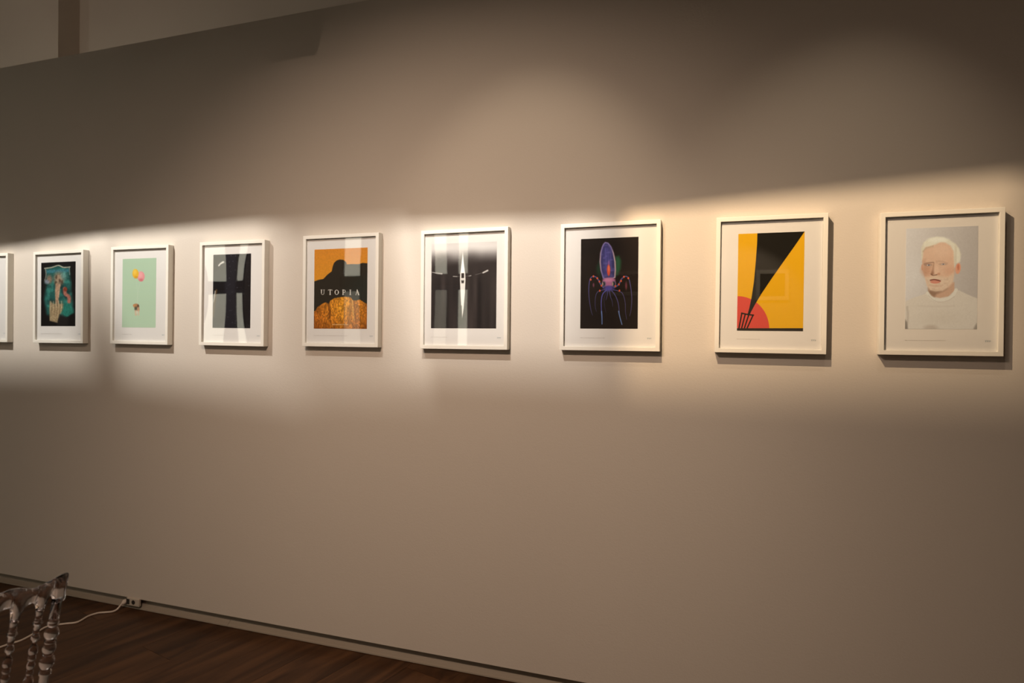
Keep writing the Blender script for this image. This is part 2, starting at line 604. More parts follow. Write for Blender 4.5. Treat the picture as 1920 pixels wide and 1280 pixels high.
def paint_hand(c):
    # black ground, a pale scroll, a teal cloth, figures and a raised hand
    c.poly([(452, 335), (520, 318), (590, 305), (640, 322), (695, 320), (712, 520), (740, 770), (640, 830), (470, 800), (440, 640), (470, 480)], (38, 92, 84), 30)
    n = c.noise(7, 13, 2)
    m = np.clip(0.5 - c.polymask([(455, 340), (690, 325), (715, 540), (738, 775), (650, 825), (470, 740), (450, 520)]) / 40, 0, 1)
    c.mix(m * np.clip(n * 2 - 1, 0, 1) * .8, (20, 42, 42))
    c.mix(m * np.clip(c.noise(9, 16, 5) * 2 - 1, 0, 1) * .8, (70, 150, 132))
    c.poly([(465, 352), (690, 345), (690, 372), (466, 384)], (62, 120, 128), 16)
    c.stroke([(448, 335), (500, 330), (540, 320), (588, 306), (635, 326), (700, 322)], 11, (190, 175, 150), soft=7)
    c.stroke([(454, 340), (462, 400), (448, 455)], 8, (150, 140, 128), soft=7)
    c.stroke([(694, 330), (698, 400)], 7, (150, 160, 150), soft=6)
    c.ell(495, 445, 28, 42, (140, 112, 92), .9)
    c.ell(470, 470, 22, 20, (140, 140, 150), .9)
    c.ell(590, 440, 48, 62, (170, 140, 112), .9)
    c.ell(640, 410, 30, 40, (120, 160, 150), 1, .7)
    for a, b in ((565, 425), (600, 460), (622, 470), (560, 480)):
        c.ell(a, b, 10, 18, (84, 60, 44), 1, .8)
    c.stroke([(575, 500), (570, 560), (572, 620), (575, 690)], 34, (196, 150, 118), soft=12)
    c.stroke([(600, 500), (592, 560), (586, 620)], 16, (206, 160, 128), soft=10)
    c.poly([(500, 665), (545, 690), (590, 690), (640, 690), (640, 740), (600, 800), (580, 880), (500, 860), (496, 760)], (186, 156, 116), 16)
    for x in (520, 548, 575, 602, 628):
        c.stroke([(x, 660), (x + 2, 730), (x - 4, 800)], 7, (120, 92, 66), soft=8, op=.6)
        c.stroke([(x - 12, 665), (x - 10, 730)], 9, (214, 186, 146), soft=8, op=.7)
    c.stroke([(648, 540), (655, 590), (690, 620), (692, 670)], 34, (186, 112, 94), soft=16)
    c.ell(656, 545, 18, 22, (150, 62, 42), .8)
    c.poly([(640, 680), (700, 690), (740, 780), (660, 830), (620, 780)], (44, 132, 112), 20, .8)
    c.poly([(600, 800), (690, 830), (680, 912), (570, 912)], (36, 30, 28), 26)
    c.a *= (0.74 + 0.24 * c.noise(40, 70, 9))[..., None]


def paint_balloons(c):
    c.a *= (1.0 + 0.05 * (c.v - .5))[..., None]
    c.stroke([(1360, 435), (1375, 560), (1372, 690)], 2, (200, 205, 180), soft=3, op=.6)
    c.stroke([(1408, 465), (1385, 560), (1374, 690)], 2, (205, 200, 185), soft=3, op=.6)
    c.ell(1412, 417, 36, 50, (222, 140, 138), .12)
    c.ell(1404, 402, 24, 32, (236, 166, 160), 1, .7)
    c.ell(1412, 452, 20, 14, (190, 92, 96), 1, .6)
    c.ell(1358, 389, 31, 46, (226, 170, 52), .12)
    c.ell(1350, 372, 18, 26, (240, 196, 84), 1, .7)
    c.ell(1364, 426, 16, 12, (196, 128, 34), 1, .6)
    c.ell(1362, 712, 26, 24, (176, 124, 82), .5)
    c.ell(1342, 706, 12, 13, (190, 132, 84), .5)
    c.ell(1382, 716, 11, 20, (104, 72, 52), .6)
    c.ell(1360, 740, 15, 22, (88, 82, 66), .7)
    c.ell(1384, 745, 13, 24, (186, 142, 108), .6)
    for x in (1352, 1364, 1386):
        c.stroke([(x, 755), (x + 2, 805)], 8, (214, 172, 140), soft=6)
    c.ell(1372, 775, 12, 14, (206, 196, 172), .9, .8)


def paint_stars(c):
    c.poly([(320, 225), (436, 225), (424, 600), (436, 980), (300, 980), (322, 600)], (33, 29, 34), 26)  # paler waisted column: dim middle of the glass reflection, painted into the print
    r = np.random.RandomState(11)
    for k in range(90):
        x = 205 + 365 * r.rand(); y = 245 + 715 * r.rand()
        c.ell(x, y, 2.5 + 2 * r.rand(), 2.5 + 2 * r.rand(), (120, 118, 128), .8, .3 + .4 * r.rand())
    c.stroke([(262, 352), (280, 332), (305, 318)], 15, (205, 200, 190), w1=22, soft=12)
    c.stroke([(238, 590), (228, 660), (214, 760), (205, 850)], 14, (120, 88, 44), soft=14, op=.8)
    c.stroke([(226, 600), (212, 690), (204, 715)], 8, (190, 186, 176), soft=8)


def paint_utopia(c):
    m = np.clip((c.y - 180) / 330, 0, 1)
    c.a = (np.array((206, 128, 42.0)) * (1 - m)[..., None] + np.array((212, 140, 40.0)) * m[..., None])
    c.a *= (0.96 + 0.08 * c.noise(60, 90, 4))[..., None]
    blk = (44, 38, 30)
    c.poly([(1150, 515), (1195, 505), (1230, 492), (1280, 482), (1320, 440), (1362, 408), (1372, 360), (1385, 325), (1410, 302), (1440, 292), (1475, 296), (1500, 315), (1512, 340),
            (1560, 336), (1620, 338), (1660, 325), (1750, 330), (1750, 760), (1150, 800)], blk, 5)
    c.mix(np.clip((c.x - 1450) / 200, 0, 1) * np.clip((c.y - 420) / 100, 0, 1) * np.clip((760 - c.y) / 60, 0, 1) * .35, (38, 48, 44))
    pk = [(1150, 830), (1200, 800), (1225, 755), (1270, 725), (1305, 708), (1335, 728), (1352, 692), (1390, 668), (1440, 660), (1500, 652), (1550, 660), (1572, 690),
          (1600, 690), (1635, 680), (1680, 710), (1750, 745), (1750, 1000), (1150, 1000)]
    d = c.polymask(pk)
    m = np.clip(0.5 - d / 8, 0, 1)
    g = np.clip(1 - np.abs(c.x - 1490) / 330, 0, 1) * np.clip(1.25 - (c.y - 660) / 420, 0, 1)
    col = np.array((168, 92, 28.0)) * (1 - g)[..., None] + np.array((228, 152, 44.0)) * g[..., None]
    tex = (0.66 + 0.62 * c.noise(80, 60, 8) * (0.5 + 0.8 * c.noise(26, 8, 6)))
    col = col * tex[..., None]
    c.a = c.a * (1 - m[..., None]) + col * m[..., None]
    c.stroke([(1330, 725), (1345, 800), (1340, 860)], 14, (96, 50, 18), soft=16, op=.8)
    c.stroke([(1565, 690), (1570, 780), (1582, 880)], 10, (240, 190, 110), soft=10, op=.6)
    c.stroke([(1580, 690), (1590, 780), (1600, 900)], 12, (120, 64, 20), soft=14, op=.6)
    c.mix(np.clip((c.y - 860) / 110, 0, 1) * c.noise(20, 5, 12) * .55, (92, 46, 16))
    W = (226, 216, 206)

    def st(p, w): c.stroke(p, w, W, soft=3)
    y0, y1 = 588, 634
    # U T O P I A in wide-spaced serif capitals
    st([(1262, y0 + 2), (1262, y1 - 14)], 8)
    st([(1262, y1 - 14), (1264, y1 - 4), (1274, y1), (1284, y1 - 5), (1287, y1 - 16)], 4)
    st([(1287, y1 - 16), (1287, y0 + 2)], 4)
    for x in (1262, 1287): st([(x - 8, y0), (x + 8, y0)], 3)
    st([(1348, y0), (1348, y1)], 8); st([(1330, y0), (1366, y0)], 4); st([(1340, y1), (1356, y1)], 3)
    st([(1330, y0), (1329, y0 + 9)], 3); st([(1366, y0), (1367, y0 + 9)], 3)
    th = [2 * math.pi * k / 12 for k in range(13)]
    st([(1412 + 17 * math.sin(a), (y0 + y1) / 2 - 22 * math.cos(a)) for a in th], 5)
    st([(1397, y0 + 16), (1396, y0 + 23), (1397, y0 + 30)], 8); st([(1428, y0 + 16), (1429, y0 + 23), (1428, y0 + 30)], 8)
    st([(1474, y0), (1474, y1)], 8); st([(1466, y0), (1482, y0)], 3); st([(1466, y1), (1484, y1)], 3)
    st([(1476, y0 + 1), (1490, y0 + 2), (1496, y0 + 12), (1490, y0 + 23), (1476, y0 + 25)], 5)
    st([(1544, y0), (1544, y1)], 8); st([(1535, y0), (1553, y0)], 3); st([(1535, y1), (1553, y1)], 3)
    st([(1610, y0 - 2), (1598, y1)], 4); st([(1610, y0 - 2), (1624, y1)], 8); st([(1603, y0 + 29), (1619, y0 + 29)], 3)
    st([(1592, y1), (1604, y1)], 3); st([(1617, y1), (1632, y1)], 3)
    x = 1372.0
    r = np.random.RandomState(2)
    while x < 1525:
        w = 5 + 9 * r.rand()
        c.stroke([(x, 925), (min(x + w, 1525), 925)], 7, (226, 206, 178), soft=5, op=.55)
        x += w + 5


def paint_boat(c):
    Y = c.y
    top = np.array((236, 230, 220.0)); dk = np.array((54, 47, 44.0))
    n = c.noise(5, 6, 3); n2 = c.noise(3, 9, 5)
    edge = 335 + 60 * (n - .5) - 60 * np.clip((c.x - 420) / 320, 0, 1) * 0.6
    m = np.clip((Y - edge + 95) / 190, 0, 1)
    m = m * m * (3 - 2 * m)
    c.a = top * (1 - m)[..., None] + dk * m[..., None]
    # vertical streaks of dim reflections on the dark water
    v = np.clip((Y - 380) / 200, 0, 1) * (c.noise(16, 2, 8) - .5)
    c.a *= (1 + .45 * v)[..., None]
    c.mix(np.clip((Y - 470) / 80, 0, 1) * np.clip(1 - np.abs(c.x - 590) / 30, 0, 1) * .5, (28, 24, 24))
    c.mix(np.clip((300 - Y) / 90, 0, 1) * n2 * .35, (198, 190, 180))
    # oars
    c.stroke([(180, 452), (240, 464), (270, 468)], 4, (196, 190, 180), w1=12, soft=7)
    c.stroke([(370, 492), (402, 494)], 7, (170, 165, 156), soft=6)
    c.stroke([(505, 492), (522, 488)], 7, (170, 165, 156), soft=6)
    c.stroke([(560, 482), (620, 466)], 3, (120, 114, 108), soft=6)
    c.stroke([(625, 466), (662, 448)], 12, (208, 202, 192), w1=14, soft=7)
    c.stroke([(405, 495), (432, 492)], 3, (120, 114, 108), soft=5)
    c.stroke([(470, 494), (505, 490)], 3, (120, 114, 108), soft=5)
    # the slim white hull from above
    c.poly([(452, 285), (462, 380), (471, 462), (432, 462), (441, 380)], (250, 246, 236), 5)
    c.poly([(430, 460), (473, 460), (475, 525), (470, 640), (460, 760), (447, 862), (438, 760), (432, 640), (428, 525)], (246, 242, 230), 5)
    c.poly([(440, 466), (463, 466), (463, 508), (440, 508)], (58, 50, 46), 5)
    c.poly([(438, 528), (464, 528), (460, 552), (442, 552)], (64, 56, 52), 8)
    c.stroke([(430, 518), (474, 518)], 6, (225, 220, 208), soft=4)
    # a stump of dark weed at the stern
    c.poly([(432, 745), (442, 745), (444, 860), (472, 760), (470, 860), (455, 900), (420, 905), (412, 860)], (38, 40, 30), 12, .9)


def paint_squid(c):
    c.a *= (0.85 + .3 * c.noise(5, 8, 3))[..., None]
    c.poly([(550, 360), (580, 352), (598, 395), (592, 460), (570, 510), (552, 520)], (42, 96, 58), 26, .9)
    c.poly([(425, 380), (395, 440), (398, 490), (425, 525)], (30, 64, 40), 26, .8)
    body = [(470, 240), (492, 246), (515, 275), (535, 330), (548, 400), (550, 470), (545, 530), (500, 545), (450, 535), (432, 470), (425, 400), (430, 330), (445, 275), (458, 250)]
    c.poly(body, (58, 53, 96), 10)
    c.poly([(470, 262), (500, 290), (522, 370), (525, 480), (500, 520), (455, 520), (446, 430), (448, 340)], (76, 70, 130), 34, .8)
    d = c.polymask(body)
    c.mix(np.exp(-(d / 6.0) ** 2) * .85, (158, 138, 190))
    c.mix(np.exp(-(d / 5.0) ** 2) * np.clip((c.x - 520) / 20, 0, 1) * .8, (228, 188, 160))
    c.mix(np.exp(-(d / 5.0) ** 2) * np.clip((436 - c.x) / 8, 0, 1) * .6, (216, 176, 140))
    for x, w in ((470, 10), (490, 5), (510, 8)):
        c.stroke([(x, 290), (x + 4, 380), (x + 6, 470)], w, (116, 110, 176), soft=12, op=.45)
    c.mix(np.clip(.5 - d / 10, 0, 1) * np.clip(c.noise(22, 50, 7) * 2 - 1, 0, 1) * .45, (132, 120, 182))
    c.ell(495, 468, 14, 48, (236, 86, 58), .4)
    c.ell(496, 455, 7, 26, (255, 138, 96), .8, .8)
    c.ell(497, 410, 9, 18, (168, 110, 170), 1, .7)
    c.poly([(445, 545), (480, 532), (520, 532), (548, 545), (552, 580), (530, 605), (465, 605), (440, 580)], (190, 112, 146), 14)
    c.ell(495, 550, 34, 16, (222, 146, 170), .9, .8)
    for x in (455, 538):
        c.ell(x, 583, 17, 24, (120, 104, 120), .4)
        c.ell(x - 2, 583, 11, 17, (44, 42, 50), .5)
        c.ell(x - 10, 583, 5, 14, (210, 190, 150), .8, .8)
    c.ell(495, 620, 40, 22, (86, 74, 150), .8)
    L = (90, 84, 136)
    c.stroke([(450, 612), (425, 580), (400, 535), (368, 518), (340, 540), (328, 610), (330, 700), (345, 800), (358, 840)], 13, L, w1=2, soft=6)
    c.stroke([(540, 612), (575, 590), (600, 545), (630, 522), (658, 540), (675, 620), (682, 710), (675, 800), (664, 850)], 13, L, w1=2, soft=6)
    c.stroke([(470, 628), (430, 636), (400, 650), (384, 690), (380, 760), (390, 810)], 7, L, w1=1.5, soft=5)
    c.stroke([(530, 632), (580, 645), (610, 670), (628, 740), (630, 820), (640, 880)], 7, L, w1=2, soft=5)
    c.stroke([(475, 635), (445, 665), (432, 720), (432, 800), (437, 860)], 11, (92, 88, 158), w1=5, soft=5)
    c.stroke([(520, 640), (548, 680), (570, 740), (580, 820)], 8, L, w1=5, soft=5)
    c.stroke([(433, 810), (436, 860), (436, 915)], 9, (112, 138, 190), w1=7, soft=6)
    c.stroke([(574, 810), (584, 860), (600, 920)], 9, (112, 138, 190), w1=7, soft=6)
    c.stroke([(488, 640), (478, 690), (470, 715)], 7, L, w1=2, soft=5)
    c.stroke([(500, 640), (508, 690), (520, 720), (526, 770)], 7, L, w1=2, soft=5)
    c.stroke([(480, 640), (456, 700), (458, 760), (470, 820)], 4, L, w1=2, soft=4, op=.7)
    for x, y in ((368, 518), (345, 545), (400, 535), (418, 562), (434, 596), (420, 638), (620, 526), (655, 538), (596, 560), (578, 588), (550, 602), (582, 640)):
        c.ell(x, y, 7, 9, (224, 92, 52), .6)
    c.ell(368, 590, 7, 16, (140, 72, 90), 1, .8); c.ell(637, 600, 8, 30, (130, 62, 76), 1, .8)


def paint_fork(c):
    c.a *= (1.0 + 0.04 * (c.u - .5))[..., None]
    c.ell(272, 968, 256, 264, (214, 72, 54), .012)
    K = (26, 20, 12)
    c.poly([(428, 180), (800, 175), (800, 190), (720, 310), (640, 425), (540, 570), (460, 690), (415, 765), (382, 825), (368, 856), (352, 850), (366, 800), (384, 715), (402, 590), (416, 430), (426, 280)], K, 3)
    c.stroke([(303, 840), (330, 846), (360, 852), (400, 856)], 11, K)
    for a, b in (((305, 842), (282, 960)), ((333, 848), (304, 960)), ((362, 852), (327, 960)), ((396, 858), (349, 960))):
        c.stroke([a, ((a[0] + b[0]) / 2, (a[1] + b[1]) / 2), b], 10.5, K)
    c.poly([(250, 961), (810, 961), (810, 1000), (250, 1000)], (46, 36, 26), 3)


def paint_portrait(c):
    # crop coordinates of the 6.4x view: man with white hair and beard in a white sweater
    g = np.clip((c.x - 80) / 820, 0, 1)
    c.a = np.array((206, 188, 176.0)) * (1 - g)[..., None] + np.array((180, 161, 148.0)) * g[..., None]
    c.mix(np.clip(1 - np.hypot((c.x - 150) / 240, (c.y - 620) / 330), 0, 1) * .5, (216, 200, 188))
    SW = (208, 187, 168); SK = (214, 168, 138)
    c.poly([(20, 960), (60, 925), (150, 885), (260, 850), (330, 820), (640, 780), (680, 790), (760, 830), (850, 870), (930, 900), (930, 1290), (20, 1290)], SW, 12)
    c.mix(np.clip(1 - np.hypot((c.x - 480) / 330, (c.y - 1130) / 120), 0, 1) * .45, (196, 174, 154))
    c.stroke([(210, 985), (420, 992), (640, 985)], 10, (190, 168, 150), soft=26, op=.55)
    c.stroke([(70, 1000), (80, 1100), (70, 1260)], 18, (170, 150, 134), soft=26, op=.7)
    c.poly([(40, 1140), (70, 1180), (80, 1290), (40, 1290)], (120, 104, 92), 22, .8)
    c.poly([(900, 1190), (870, 1240), (860, 1290), (930, 1290)], (140, 122, 108), 22, .8)
    c.ell(360, 1250, 80, 36, (176, 152, 134), .9, .7)
    # neck
    c.poly([(325, 770), (330, 830), (390, 875), (470, 888), (570, 868), (640, 800), (640, 700), (330, 700)], (196, 150, 122), 14)
    c.poly([(325, 770), (335, 840), (400, 880), (430, 840), (520, 800), (560, 770), (420, 760)], (140, 104, 82), 34, .85)
    c.stroke([(318, 830), (360, 885), (440, 915), (540, 905), (620, 860), (660, 790)], 38, (216, 197, 178), soft=12)
    c.stroke([(325, 858), (380, 905), (450, 935), (550, 925), (640, 870)], 5, (182, 160, 142), soft=10, op=.7)
    # ear and head
    c.ell(682, 535, 32, 66, (220, 148, 116), .25, rot=.12)
    c.ell(684, 520, 13, 36, (192, 108, 80), .8, .8)
    c.ell(252, 520, 12, 38, (206, 146, 116), .4)
    face = [(248, 330), (300, 262), (420, 220), (520, 215), (600, 262), (640, 350), (645, 480), (636, 590), (620, 690), (560, 760), (500, 798), (420, 806), (350, 792), (312, 740), (288, 650), (262, 560), (250, 450)]
    c.poly(face, SK, 12)
    c.mix(np.clip(.5 - c.polymask(face) / 40, 0, 1) * np.clip((c.x - 480) / 190, 0, 1) * .35, (226, 172, 138))
    c.ell(490, 320, 120, 80, (226, 182, 152), 1, .5)
    c.ell(300, 560, 60, 60, (190, 130, 100), 1, .6)
    c.ell(590, 560, 70, 50, (206, 150, 120), 1, .5)
    c.poly([(255, 440), (290, 420), (300, 600), (280, 640)], (186, 138, 110), 40, .6)
    # hair
    hair = [(240, 330), (236, 300), (268, 220), (330, 175), (420, 155), (500, 160), (580, 195), (650, 240), (690, 290), (715, 370), (708, 450), (690, 465), (655, 480), (640, 520), (632, 430), (628, 330), (590, 262), (530, 225), (470, 215), (420, 245), (340, 270), (290, 280), (262, 330), (256, 400), (244, 440)]
    c.poly(hair, (222, 203, 178), 22)
    c.mix(np.clip(.5 - c.polymask(hair) / 20, 0, 1) * np.clip(c.noise(30, 12, 4) * 2 - 1, 0, 1) * .5, (196, 174, 148))
    c.ell(440, 190, 110, 30, (232, 216, 194), 1, .7)
    c.stroke([(262, 330), (300, 290), (380, 268)], 14, (184, 152, 124), soft=18, op=.7)
    # brows, eyes
    c.stroke([(275, 480), (320, 468), (388, 462)], 14, (150, 112, 92), soft=12, op=.8)
    c.stroke([(440, 448), (500, 452), (556, 472)], 12, (190, 146, 120), soft=14, op=.7)
    c.ell(325, 492, 46, 16, (150, 112, 94), .8, .8)
    c.ell(328, 495, 24, 8, (196, 178, 168), .6)
    c.ell(332, 494, 9, 9, (104, 92, 92), .6)
    c.ell(502, 484, 44, 14, (176, 134, 112), .9, .8)
    c.ell(504, 485, 24, 8, (190, 168, 156), .6)
    c.ell(506, 484, 9, 9, (124, 108, 106), .6)
    c.stroke([(288, 520), (330, 528), (370, 515)], 6, (184, 138, 112), soft=10, op=.7)
    c.stroke([(420, 440), (428, 470)], 6, (186, 136, 108), soft=10, op=.6)
    # nose
    c.poly([(392, 470), (372, 560), (352, 600), (372, 616), (400, 600)], (150, 102, 78), 22, .85)
    c.ell(420, 560, 32, 60, (226, 180, 150), 1, .7)
    c.ell(452, 600, 18, 14, (190, 128, 98), .9, .7)
    c.stroke([(362, 604), (385, 618), (430, 610)], 10, (104, 66, 50), soft=10, op=.9)
    # beard, mouth
    c.poly([(290, 640), (330, 640), (400, 625), (480, 635), (560, 640), (628, 590), (622, 700), (560, 765), (500, 802), (420, 810), (345, 795), (312, 745)], (216, 182, 154), 34, .85)
    c.mix(np.clip(.5 - c.polymask([(300, 660), (610, 640), (560, 770), (420, 808), (330, 780)]) / 30, 0, 1) * np.clip(c.noise(44, 60, 14) * 2 - 1, 0, 1) * .5, (190, 152, 126))
    c.ell(412, 690, 62, 26, (202, 130, 106), .35)
    c.stroke([(350, 676), (400, 668), (470, 684)], 12, (110, 56, 46), soft=9, op=.95)
    c.stroke([(360, 700), (410, 708), (460, 694)], 9, (208, 124, 102), soft=12)
    c.ell(420, 745, 60, 12, (200, 156, 130), 1, .7)
    c.a *= (0.985 + 0.03 * c.noise(70, 110, 21))[..., None]


Q = [None,
     [(412, 280), (755, 265), (755, 913), (410, 913)], [(1232, 242), (1560, 232), (1557, 928), (1215, 925)],
     [(208, 247), (575, 233), (565, 960), (200, 958)], [(1190, 197), (1708, 175), (1703, 965), (1188, 967)],
     [(180, 210), (740, 203), (732, 940), (174, 938)], [(266, 208), (741, 197), (727, 957), (252, 950)],
     [(273, 205), (800, 190), (795, 985), (265, 980)], [(51, 55), (918, 28), (905, 1260), (45, 1262)]]
# x, z, width, height, tilt, print: left, bottom, width, height, painter, ground colour, white seen, caption length, part label, thing label
FR = [
    (-4.4736, 1.4609, .4064, .5300, .0003, None, None, None, None, .0, None,
     'white framed picture cut off by the left edge of the photo'),
    (-3.8509, 1.4612, .3994, .5279, .0032, (.0495, .0973, .276, .368), paint_hand, (20, 15, 14), (228, 215, 205), .17, 'dark print of a raised hand and figures on teal cloth',
     'white framed dark print of a raised hand before figures in teal cloth'),
    (-3.2436, 1.4621, .4109, .5325, -.0044, (.0738, .0911, .241, .375), paint_balloons, (176, 194, 162), (228, 216, 205), .07, 'mint green print with two balloons',
     'white framed mint green print of a yellow and a pink balloon lifting a puppy'),
    (-2.6218, 1.4622, .4118, .5337, -.0044, (.0788, .0907, .240, .378), paint_stars, (22, 17, 18), (228, 220, 212), .08, 'black star speckled print with a painted reflection column',
     'white framed black speckled print with pale window reflections forming a cross'),
    (-1.9815, 1.4659, .4207, .5372, -.0004, (.0586, .0864, .296, .384), paint_utopia, (206, 128, 42), (222, 212, 205), .19, 'orange and black poster lettered UTOPIA',
     'white framed orange poster lettered UTOPIA over a dark hill silhouette'),
    (-1.3419, 1.4641, .4208, .5360, .0014, (.0488, .0931, .316, .382), paint_boat, (54, 47, 44), (245, 238, 226), .08, 'black and white print of a slim boat from above',
     'white framed black and white photograph of a slim white rowing boat from above'),
    (-0.6861, 1.4676, .4138, .5307, .0014, (.0855, .0914, .239, .375), paint_squid, (30, 21, 16), (248, 235, 218), .105, 'print of a glowing violet squid on black',
     'white framed print of a glowing violet squid on a black ground'),
    (-0.0606, 1.4677, .3957, .5248, -.0036, (.0817, .0856, .235, .375), paint_fork, (234, 164, 18), (238, 216, 192), .085, 'yellow, black and red graphic of a fork',
     'white framed yellow poster of a black fork spearing a red disc'),
    (0.5064, 1.4696, .3782, .5125, .0003, (.0842, .0936, .219, .360), paint_portrait, (190, 172, 160), (216, 190, 168), .125, 'portrait of a white-bearded man',
     'white framed portrait of a white haired bearded man in a pale sweater'),
]
DP = 0.0349
BW = 0.0165          # visible width of the moulding


def quad(bm, x0, x1, z0, z1, y):
    bm.faces.new([bm.verts.new(p) for p in ((x0, y, z0), (x1, y, z0), (x1, y, z1), (x0, y, z1))])


def picture(i, spec):
    x, z, w, h, tilt, pr, painter, bg, white, cap, plabel, label = spec
    e = empty('framed_picture', (x + w / 2, D, z + h / 2))
    e.rotation_euler = (0, -tilt, 0)
    tag(e, label, 'picture', 'row of white framed pictures on the wall')
    W2, H2 = w / 2, h / 2
    # moulding: mitred ring with depth
    bm = bmesh.new()
    o = [(-W2, -H2), (W2, -H2), (W2, H2), (-W2, H2)]
    n = [(-W2 + BW, -H2 + BW), (W2 - BW, -H2 + BW), (W2 - BW, H2 - BW), (-W2 + BW, H2 - BW)]
    yf, yb, yr = -DP, -0.001, -0.012
    of = [bm.verts.new((a, yf, b)) for a, b in o]; ob = [bm.verts.new((a, yb, b)) for a, b in o]
    nf = [bm.verts.new((a, yf, b)) for a, b in n]; nb = [bm.verts.new((a, yr, b)) for a, b in n]
    for k in range(4):
        j = (k + 1) % 4
        bm.faces.new((of[k], of[j], nf[j], nf[k]))
        bm.faces.new((of[k], ob[k], ob[j], of[j]))
        bm.faces.new((nf[k], nf[j], nb[j], nb[k]))
        bm.faces.new((nb[k], nb[j], ob[j], ob[k]))
    build('frame', bm, M_FRAME, e, bevel=0.0012)
    iw, ih = W2 - BW, H2 - BW
    boxes('backing_board', [(-iw + .0005, iw - .0005, -.014, -.006, -ih + .0005, ih - .0005)], M_BACK, e)
    ym = -DP + 0.012
    sheet = boxes('paper_sheet', [(-iw + .0003, iw - .0003, ym, ym + .0015, -ih + .0003, ih - .0003)], M_PAPER, e)
    if pr:
        L, B, pw, ph = pr
        c = Canvas(Q[i], pw, ph, bg, white)
        painter(c)
        im = c.image('print_%d' % i)
        bm = bmesh.new()
        x0, z0 = -W2 + L, -H2 + B
        box(bm, x0, x0 + pw, ym - .0004, ym, z0, z0 + ph)
        uv = bm.loops.layers.uv.new('uv')
        for f in bm.faces:
            for l in f.loops:
                l[uv].uv = ((l.vert.co.x - x0) / pw, (l.vert.co.z - z0) / ph)
        p = build('print', bm, print_mat('print %d' % i, im), e)
        p['label'] = plabel
        # the fine caption line: words too small to read
        bm = bmesh.new()
        r = random.Random(40 + i)
        cx, cz = x0, -H2 + 0.052
        while cx < x0 + cap:
            ww = 0.004 + 0.008 * r.random()
            q = cx
            while q < min(cx + ww, x0 + cap):
                hh = r.choice((.0013, .0013, .0020))
                quad(bm, q, q + .0009, cz, cz + hh, ym - .0003)
                q += .0014
            cx += ww + .002
        build('caption', bm, M_INK, e)
    # small looping emblem at the lower right
    bm = bmesh.new()
    ex, ez = W2 - BW - 0.026, -H2 + 0.052
    pts = []
    for k in range(40):
        t = k / 39
        pts.append((ex - .009 + .018 * t + .0022 * math.sin(t * 19), ez + .0030 * math.cos(t * 19) * (1 - .4 * t)))
    for (ax, az), (bx, bz) in zip(pts, pts[1:]):
        d = Vector((bx - ax, bz - az)); nn = Vector((-d.y, d.x)).normalized() * .0005
        bm.faces.new([bm.verts.new(p) for p in ((ax - nn.x, ym - .0003, az - nn.y), (bx - nn.x, ym - .0003, bz - nn.y),
                                                (bx + nn.x, ym - .0003, bz + nn.y), (ax + nn.x, ym - .0003, az + nn.y))])
    build('emblem', bm, M_LOGO, e)
    yg = -DP + 0.009
    bm = bmesh.new()
    N = 14
    bow = 0.0016 if i == 3 else (0.0003 if i in (4, 5) else 0.0005)
    grids = []
    for t in (-.001, .001):
        g = []
        for a in range(N + 1):
            row = []
            for c_ in range(N + 1):
                p, q = 2 * a / N - 1, 2 * c_ / N - 1
                row.append(bm.verts.new((p * (iw - .0002), yg + t - bow * (1 - p * p) * (1 - q * q), q * (ih - .0002))))
            g.append(row)
        grids.append(g)
    F, B2 = grids
    for a in range(N):
        for c_ in range(N):
            bm.faces.new((F[a][c_], F[a + 1][c_], F[a + 1][c_ + 1], F[a][c_ + 1]))
            bm.faces.new((B2[a][c_], B2[a][c_ + 1], B2[a + 1][c_ + 1], B2[a + 1][c_]))
    rim = [(k, 0) for k in range(N)] + [(N, k) for k in range(N)] + [(N - k, N) for k in range(N)] + [(0, N - k) for k in range(N)]
    for (a, b), (c_, d) in zip(rim, rim[1:] + rim[:1]):
        bm.faces.new((F[a][b], B2[a][b], B2[c_][d], F[c_][d]))
    gp = build('glass_pane', bm, M_PANE, e, smooth=True)
    gp.data.set_sharp_from_angle(angle=0.6)
    return e


for i, spec in enumerate(FR):
    picture(i, spec)

# two small dark pictures on the opposite wall, mirrored in the glass
for (px_, pz_, hw, hh, lab) in ((0.48, 2.215, .16, .15, 'small dark picture on the opposite wall mirrored in the yellow poster glass'),
                               (-1.32, 2.27, .20, .12, 'small dark picture on the opposite wall mirrored in the squid print glass')):
    e = empty('framed_picture', (px_, Y0, pz_), math.pi)
    tag(e, lab, 'picture', 'pictures on the opposite wall')
    t = .05
    boxes('frame', [(-hw - t, -hw, -.03, -.001, -hh - t, hh + t), (hw, hw + t, -.03, -.001, -hh - t, hh + t),
                    (-hw, hw, -.03, -.001, hh, hh + t), (-hw, hw, -.03, -.001, -hh - t, -hh)], M_FRAME, e)
    boxes('print', [(-hw, hw, -.02, -.002, -hh, hh)], M_DARK, e)

# ---------------------------------------------------------- socket and cord
s = empty('power_socket', (-3.094, D, 0.045))
tag(s, 'white power socket set into the baseboard beside the plug', 'socket')
bm = bmesh.new(); box(bm, -.045, .045, -.010, .006, -.0215, .0215)
build('socket_plate', bm, M_SOCKET, s, bevel=0.004)
bm = bmesh.new()
lathe(bm, [(Vector((.006, -.0115, 0)), Vector((0, 1, 0)), .012), (Vector((.006, -.008, 0)), Vector((0, 1, 0)), .012)], 18)
build('socket_hole', bm, M_DARK, s)
bm = bmesh.new()
box(bm, -.043, -.022, -.0118, -.008, -.014, .014)
build('switch_plate', bm, M_DARK, s)

